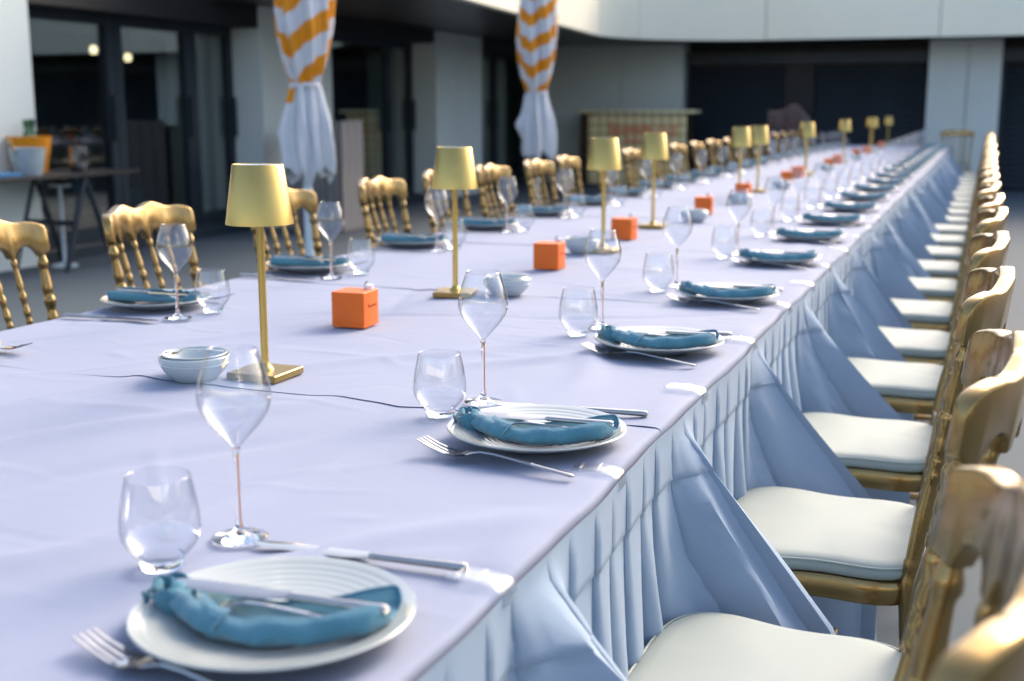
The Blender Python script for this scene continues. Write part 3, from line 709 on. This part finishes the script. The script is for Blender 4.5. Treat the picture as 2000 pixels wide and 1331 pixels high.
# ---------------------------------------------------------------- bowls
def make_bowl():
    b = empty('bowl')
    obj('outer_bowl', G().lathe([(0, .002), (.040, 0), (.044, .004), (.060, .022), (.066, .034), (.067, .036), (.066, .038), (.0675, .041), (.068, .050), (.066, .052), (.0635, .050), (.058, .030), (.035, .012), (0, .011)], 56).mesh('outer_bowl', M['bowl'], True, 30), b)
    obj('inner_dish', G().lathe([(0, .026), (.045, .026), (.056, .040), (.0605, .0535), (.0625, .055), (.0605, .0565), (.054, .043), (.044, .031), (0, .030)], 56).mesh('inner_dish', M['bowl'], True, 30), b)
    return b
bwv = [(-1.292, 1.80), (-1.14, 2.95), (-1.25, 3.93), (-1.15, 5.2), (-1.16, 6.3), (-1.15, 7.6), (-1.15, 9.9), (-1.15, 12.2)]
bowl0 = make_bowl()
def spoon_mesh():
    g = G(); rings = []
    for i in range(25):
        t = i / 24; x = -.052 + .105 * t; wd = .012 * sqrt(max(.02, 1 - ((t - .14) / .14) ** 2)) if t < .26 else .0028 + .0025 * max(0, (t - .6) / .4); z = .004 * sin(t * 3) - (.004 if .05 < t < .22 else 0)
        rings.append([(x, -wd, z), (x, 0, z - .0012 - (.002 if t < .26 else 0)), (x, wd, z), (x, 0, z + .0008 - (.002 if t < .26 else 0))])
    return g.sweep(rings).mesh('spoon', M['steel'])
spm = spoon_mesh()
for k, (x, y) in enumerate(bwv):
    b = bowl0 if k == 0 else copy_tree(bowl0)
    b.location = (x, y, TZ + .003); b.scale = (.92, .92, .86); tag(b, 'two pale glazed bowls nested together, %s pair from the near end of the table' % ORD[k], 'bowl', 'nested bowls along the table')
    tag(obj('spoon', spm, loc=(x + .002, y - .003, TZ + .0535), rot=(0, radians(-1), radians(20 + 15 * sin(k * 3)))), 'steel spoon lying in the nested bowls, %s pair from the near end' % ORD[k], 'spoon', 'spoons in the bowls')

# ---------------------------------------------------------------- place settings
def plate_mesh():
    P = [(0, .003), (.055, .003), (.058, 0), (.066, 0), (.070, .004), (.10, .011), (.122, .0185), (.1285, .0215), (.1300, .0232), (.1285, .0246), (.1255, .0240)]
    r = .1255; zt = lambda r: .0065 + .0175 * (max(0, r - .05) / .0755) ** 1.5
    n = 70
    for i in range(1, n + 1):
        r_ = .1255 * (1 - i / n); P.append((r_, zt(r_) + .0002 * sin(r_ * 2 * pi / .0085) * (r_ > .012)))
    return G().lathe(P, 110).mesh('plate', M['plate'], True, 50)
def napkin_parts():
    g = G(); rings = []; n = 74; wrap = []
    for i in range(n + 1):
        t = i / n; x = -.096 + .206 * t; yc = .020 - .047 * sin(pi * (.08 + .84 * t)) + .012 * t; zb = .0105 + .009 * (2 * abs(t - .5)) ** 2.5
        k = (1 - max(0, (t - .93) / .07) ** 2 * .55) * (.72 + .28 * min(1, t / .15)); hgt = (.0225 + .0016 * sin(t * 11) + .0012 * sin(t * 23 + 1) + .003 * t) * k; wv = .0020 * sin(t * 15.5) + .001 * sin(t * 29)
        wd = .033 * k
        wv2 = wv * .6; h_ = hgt
        sec = [(wd * 1.1, .002), (wd * .5, .0), (-wd * .3, -.001), (-wd * .80, .001), (-wd * 1.02, .008), (-wd * 1.02, h_ * .52), (-wd * .86, h_ * .84), (-wd * .64 + wv, h_ + wv2), (-wd * .57 + wv, h_ + wv2 - .0002),
               (-wd * .60 + wv, h_ * .86 + wv2), (-wd * .70, h_ * .55), (-wd * .42, h_ * .30), (0, h_ * .26), (wd * .5, h_ * .32), (wd * .88, h_ * .42), (wd * 1.14, h_ * (.5 + .5 * t)), (wd * 1.20, h_ * (.49 + .5 * t)), (wd * 1.24, h_ * .3)]
        if .07 < t < .27:
            q = (t - .07) / .20; m_ = .0014 + .0005 * sin(q * 7)
            wrap.append([(x + .7 * (z_ - .01) + .010, yc + a * (1 + m_ / .03), zb + z_ + m_ * (1 if z_ > .006 else -.3)) for a, z_ in sec])
        rings.append([(x + .004 * (z_ / .03), yc + a + (.0016 * sin(t * 27 + jj * 1.2) + .0008 * sin(t * 61 - jj * 2) if 2 < jj < 7 else 0), zb + z_) for jj, (a, z_) in enumerate(sec)])
    g.sweep(rings); g.sweep(wrap)
    # knotted rolled end: a cloth spiral
    k = G(); m_ = 110; R1 = []
    for i in range(m_ + 1):
        t = i / m_; a = 2 * pi * 2.6 * t; r_ = .004 + .021 * t; h = .026 - .006 * t + .004 * sin(a * 2.3); th = .0016
        ca, sa = cos(a), sin(a); lean = .30
        ring = []
        for rr, zz in ((r_ - th, 0), (r_ + th * .8, 0), (r_ + th * 1.1, h * .6), (r_ + th * .6 + .0015 * sin(a * 5), h), (r_ - th * .6 + .0015 * sin(a * 5), h + .0006), (r_ - th, h * .6)):
            X = rr * ca * .95; Y = rr * sa * 1.15; ring.append((-.100 + X - zz * lean, .008 + Y - zz * .15, .0135 + zz + abs(X) * .04))
        R1.append(ring)
    k.sweep(R1)
    hm = G(); hm.tube([tuple(np.array(r[7]) * .5 + np.array(r[8]) * .5) for r in rings[16:]], .0010, 6)
    hm.tube([tuple(np.array(wrap[-1][j]) + np.array((.0, -.0004, .0004))) for j in range(3, 9)], .0009, 6)
    hm.tube([tuple(np.array(r[15])) for r in rings[10:]], .0009, 6)
    return g.mesh('napkin_roll', M['napkin'], True, 75), k.mesh('knot', M['napkin'], True, 75), hm.mesh('hem', M['hem'])
def fork_mesh(name='fork', up=True):
    # handle towards +x, tines towards -x; length ~ .2; rises like a real fork
    g = G(); rings = []; L = .205
    def zc(x):  # x: -L/2..L/2
        xs = [-.1025, -.085, -.065, -.05, -.035, -.02, 0, .05, .1025]; zs = [.0150, .0085, .0035, .0030, .0065, .0105, .0110, .0070, .0030]
        return float(np.interp(x, xs, zs))
    for i in range(46):
        x = -.060 + (.1025 + .060) * i / 45
        wd = float(np.interp(x, [-.060, -.050, -.040, -.032, -.02, .03, .085, .098, .1025], [.0115, .0118, .0092, .0045, .0026, .0030, .0042, .0048, .0030])); th = float(np.interp(x, [-.06, -.03, .1, .1025], [.0009, .0016, .0017, .001]))
        z = zc(x); bow = .0018 if x < -.035 else 0
        rings.append([(x, -wd, z + bow), (x, -wd * .6, z - th), (x, wd * .6, z - th), (x, wd, z + bow), (x, wd * .6, z + th), (x, -wd * .6, z + th)])
    g.sweep(rings)
    for q in (-.0095, -.0033, .0033, .0095):
        R1 = []
        for i in range(12):
            x = -.0605 - .042 * i / 11; wd = .0017 * (1 - .45 * (i / 11) ** 2); z = zc(x) + (.0012 if abs(q) > .005 else -.0003) * (1 - i / 11); yq = q * (1 - .06 * i / 11)
            R1.append([(x, yq - wd, z - .0006), (x, yq + wd, z - .0006), (x, yq + wd, z + .0008), (x, yq - wd, z + .0008)])
        g.sweep(R1)
    return g.mesh(name, M['steel'], True, 50)
def knife_mesh(name='knife'):
    # hollow handle towards +x
    hnd = G(); R1 = []
    for i in range(30):
        t = i / 29; x = .008 + .100 * t; wd = .0046 + .0018 * t; th = .0034 + .0010 * t; e_ = 1 if 0 < i < 29 else .72; z = .0055
        R1.append([(x, wd * e_ * cos(a), z + th * e_ * sin(a)) for a in [2 * pi * j / 12 for j in range(12)]])
    hnd.sweep(R1)
    bl_ = G(); R1 = []
    for i in range(40):
        t = i / 39; x = -.118 + .127 * t
        up_ = .0075; lo = float(np.interp(t, [0, .06, .15, .4, .8, .93, 1], [-.0, .0055, .0085, .0105, .0100, .0065, .0045])); tipy = float(np.interp(t, [0, .1, .3], [.001, .006, .0085]))
        th = .0003 + .0011 * min(1, t * 3)
        R1.append([(x, min(up_, tipy), .0045 + th), (x, min(up_, tipy), .0045 - th), (x, -lo * .6, .0045 - th * .8), (x, -lo, .0045), (x, -lo * .6, .0045 + th * .8)])
    bl_.sweep(R1)
    return hnd.mesh('handle', M['steel'], True, 50), bl_.mesh('blade', M['steel'], True, 30)
def wine_meshes():
    bowl = [(.0036, .1045), (.0060, .1085), (.0098, .1130), (.0160, .1200), (.0235, .1280), (.0310, .1375), (.0368, .1470), (.0400, .1570), (.0408, .1650), (.0400, .1740), (.0377, .1840), (.0345, .1940), (.0310, .2040), (.0282, .2130), (.0275, .2160)]
    inner = [(r - .0007, z) for r, z in reversed(bowl[2:])] + [(.0045, .1125), (0, .1118)]
    outer = G().lathe([(.0, .1049)] + bowl + [(.0272, .2163), (.0268, .2158)], 56)
    st = G().lathe([(0, .0005), (.030, 0), (.0315, .0008), (.0312, .0022), (.022, .0030), (.012, .0052), (.0065, .0095), (.0040, .0170), (.0032, .030), (.0030, .060), (.0032, .085), (.0036, .098), (.0052, .1025), (.0050, .1046), (0, .1050)], 40)
    th = G().tube([(.0052, -.001, .0150), (.0028, -.0004, .022), (.0020, 0, .032), (.0018, 0, .06), (.0018, 0, .098)], .00085, 8)  # thin orange line along one side inside the stem
    return outer.mesh('bowl', M['thin'], True, 80), st.mesh('stem', M['solid'], True, 60), th.mesh('stem_stripe', M['orangestripe'])
def tumbler_meshes():
    out = [(.0245, .0125), (.0300, .0180), (.0365, .0260), (.0405, .0340), (.0418, .0420), (.0412, .0540), (.0392, .0700), (.0362, .0860), (.0335, .0985), (.0333, .0995)]
    inner = [(r - .0011, z) for r, z in reversed(out)] + [(0, .0118)]
    wall = G().lathe(out + [(.0330, .0998), (.0326, .0993)], 56)
    base = G().lathe([(0, .0004), (.0200, 0), (.0225, .0012), (.0246, .0126), (.0225, .0116), (.012, .0085), (0, .0078)], 48)
    return wall.mesh('wall', M['thin'], True, 80), base.mesh('base', M['solid'], True, 60)
PM = plate_mesh(); NM, KM, HEM = napkin_parts(); FM = fork_mesh(); HM, BM_ = knife_mesh(); WM = wine_meshes(); TM = tumbler_meshes()
def mk(name, parts, loc, rot, label, cat, group, sc=1):
    if len(parts) == 1:
        o_ = obj(name, parts[0][1], loc=loc, rot=rot); o_.scale = (sc,) * 3; return tag(o_, label, cat, group)
    e_ = empty(name, loc); e_.rotation_euler = rot; e_.scale = (sc,) * 3
    for pn, me in parts: obj(pn, me, e_)
    return tag(e_, label, cat, group)
sr = random.Random(33)
def place(side, k, cu, cv, rowname, fine=True):
    rz = 0 if side > 0 else pi; j = lambda a: sr.uniform(-a, a); z = TZ + .0035
    o1 = ORD[k]; G1 = ' on the ' + rowname
    def W(dx, dy, dz=0): return (cu + side * dx, cv + side * dy, z + dz)
    wh = '%s place from the near end, %s' % (o1, rowname)
    mk('plate', [('plate', PM)], W(0, 0), (0, 0, sr.uniform(0, 6)), 'ridged white plate at the ' + wh, 'plate', 'plates, ' + rowname)
    na = rz + radians(3 + 5 * sr.uniform(-1, 1))
    mk('napkin', [('roll', NM), ('knot', KM), ('hem', HEM)], W(.003, -.008), (0, 0, na), 'rolled blue linen napkin on the plate, ' + wh, 'napkin', 'blue napkins, ' + rowname)
    a = radians(3 + j(2)); lab = wh
    mk('knife', [('handle', HM), ('blade', BM_)], W(.004, .004, .0300), (radians(8) , 0, rz + a), 'steel knife on the napkin, ' + wh, 'knife', 'knives on napkins, ' + rowname)
    mk('fork', [('fork', FM)], W(-.004, -.0135, .0200), (0, radians(-2.5), rz + a - radians(3)), 'steel fork on the napkin, ' + wh, 'fork', 'forks on napkins, ' + rowname)
    mk('fork', [('fork', FM)], W(-.012 + j(.004), -.128 + j(.006), .0022), (0, 0, rz + radians(-13 + j(3)) if side > 0 else rz + radians(-4 + j(4))), 'steel fork beside the plate, ' + wh, 'fork', 'forks beside plates, ' + rowname, 1.2)
    mk('knife', [('handle', HM), ('blade', BM_)], W(-.010 + j(.004), .192 + j(.006), -.001), (0, 0, rz + radians(2 + j(3))), 'steel knife beside the plate, ' + wh, 'knife', 'knives beside plates, ' + rowname, 1.12)
    wx, wy = (-.170, .195) if side > 0 else (-.165, .125)
    tx, ty = (-.198, .100) if side > 0 else (-.165, .018)
    if side < 0: wx, wy, tx, ty = -.150, .11, -.165, -.02
    if side > 0: w_ = W(wx + j(.008), wy + j(.008)); t_ = W(tx + j(.008), ty + j(.008))
    else: w_ = (cu + .145 + j(.008), cv - .13 + j(.012), z); t_ = (cu + .17 + j(.008), cv - .01 + j(.012), z)
    if side < 0 and k == 0: return
    mk('wine_glass', list(zip(('bowl', 'stem', 'stem_stripe'), WM)), w_, (0, 0, radians(-20)), 'stemmed wine glass at the ' + wh, 'wine glass', 'wine glasses, ' + rowname)
    mk('tumbler', list(zip(('wall', 'base'), TM)), t_, (0, 0, 0), 'clear water tumbler at the ' + wh, 'tumbler', 'tumblers, ' + rowname)
RP = [.914, 1.618, 2.36, 3.055, 3.86, 4.60, 5.31]
while RP[-1] < 16.3: RP.append(RP[-1] + .725)
LP = [1.76, 2.452, 3.19, 3.91, 4.60, 5.29]
while LP[-1] < 16.3: LP.append(LP[-1] + .70)
for k, v in enumerate(RP): place(1, k, -.583 + sr.uniform(-.004, .004), v, 'pleated skirt side')
for k, v in enumerate(LP): place(-1, k, -1.868 + sr.uniform(-.006, .006), v, 'glass door side')
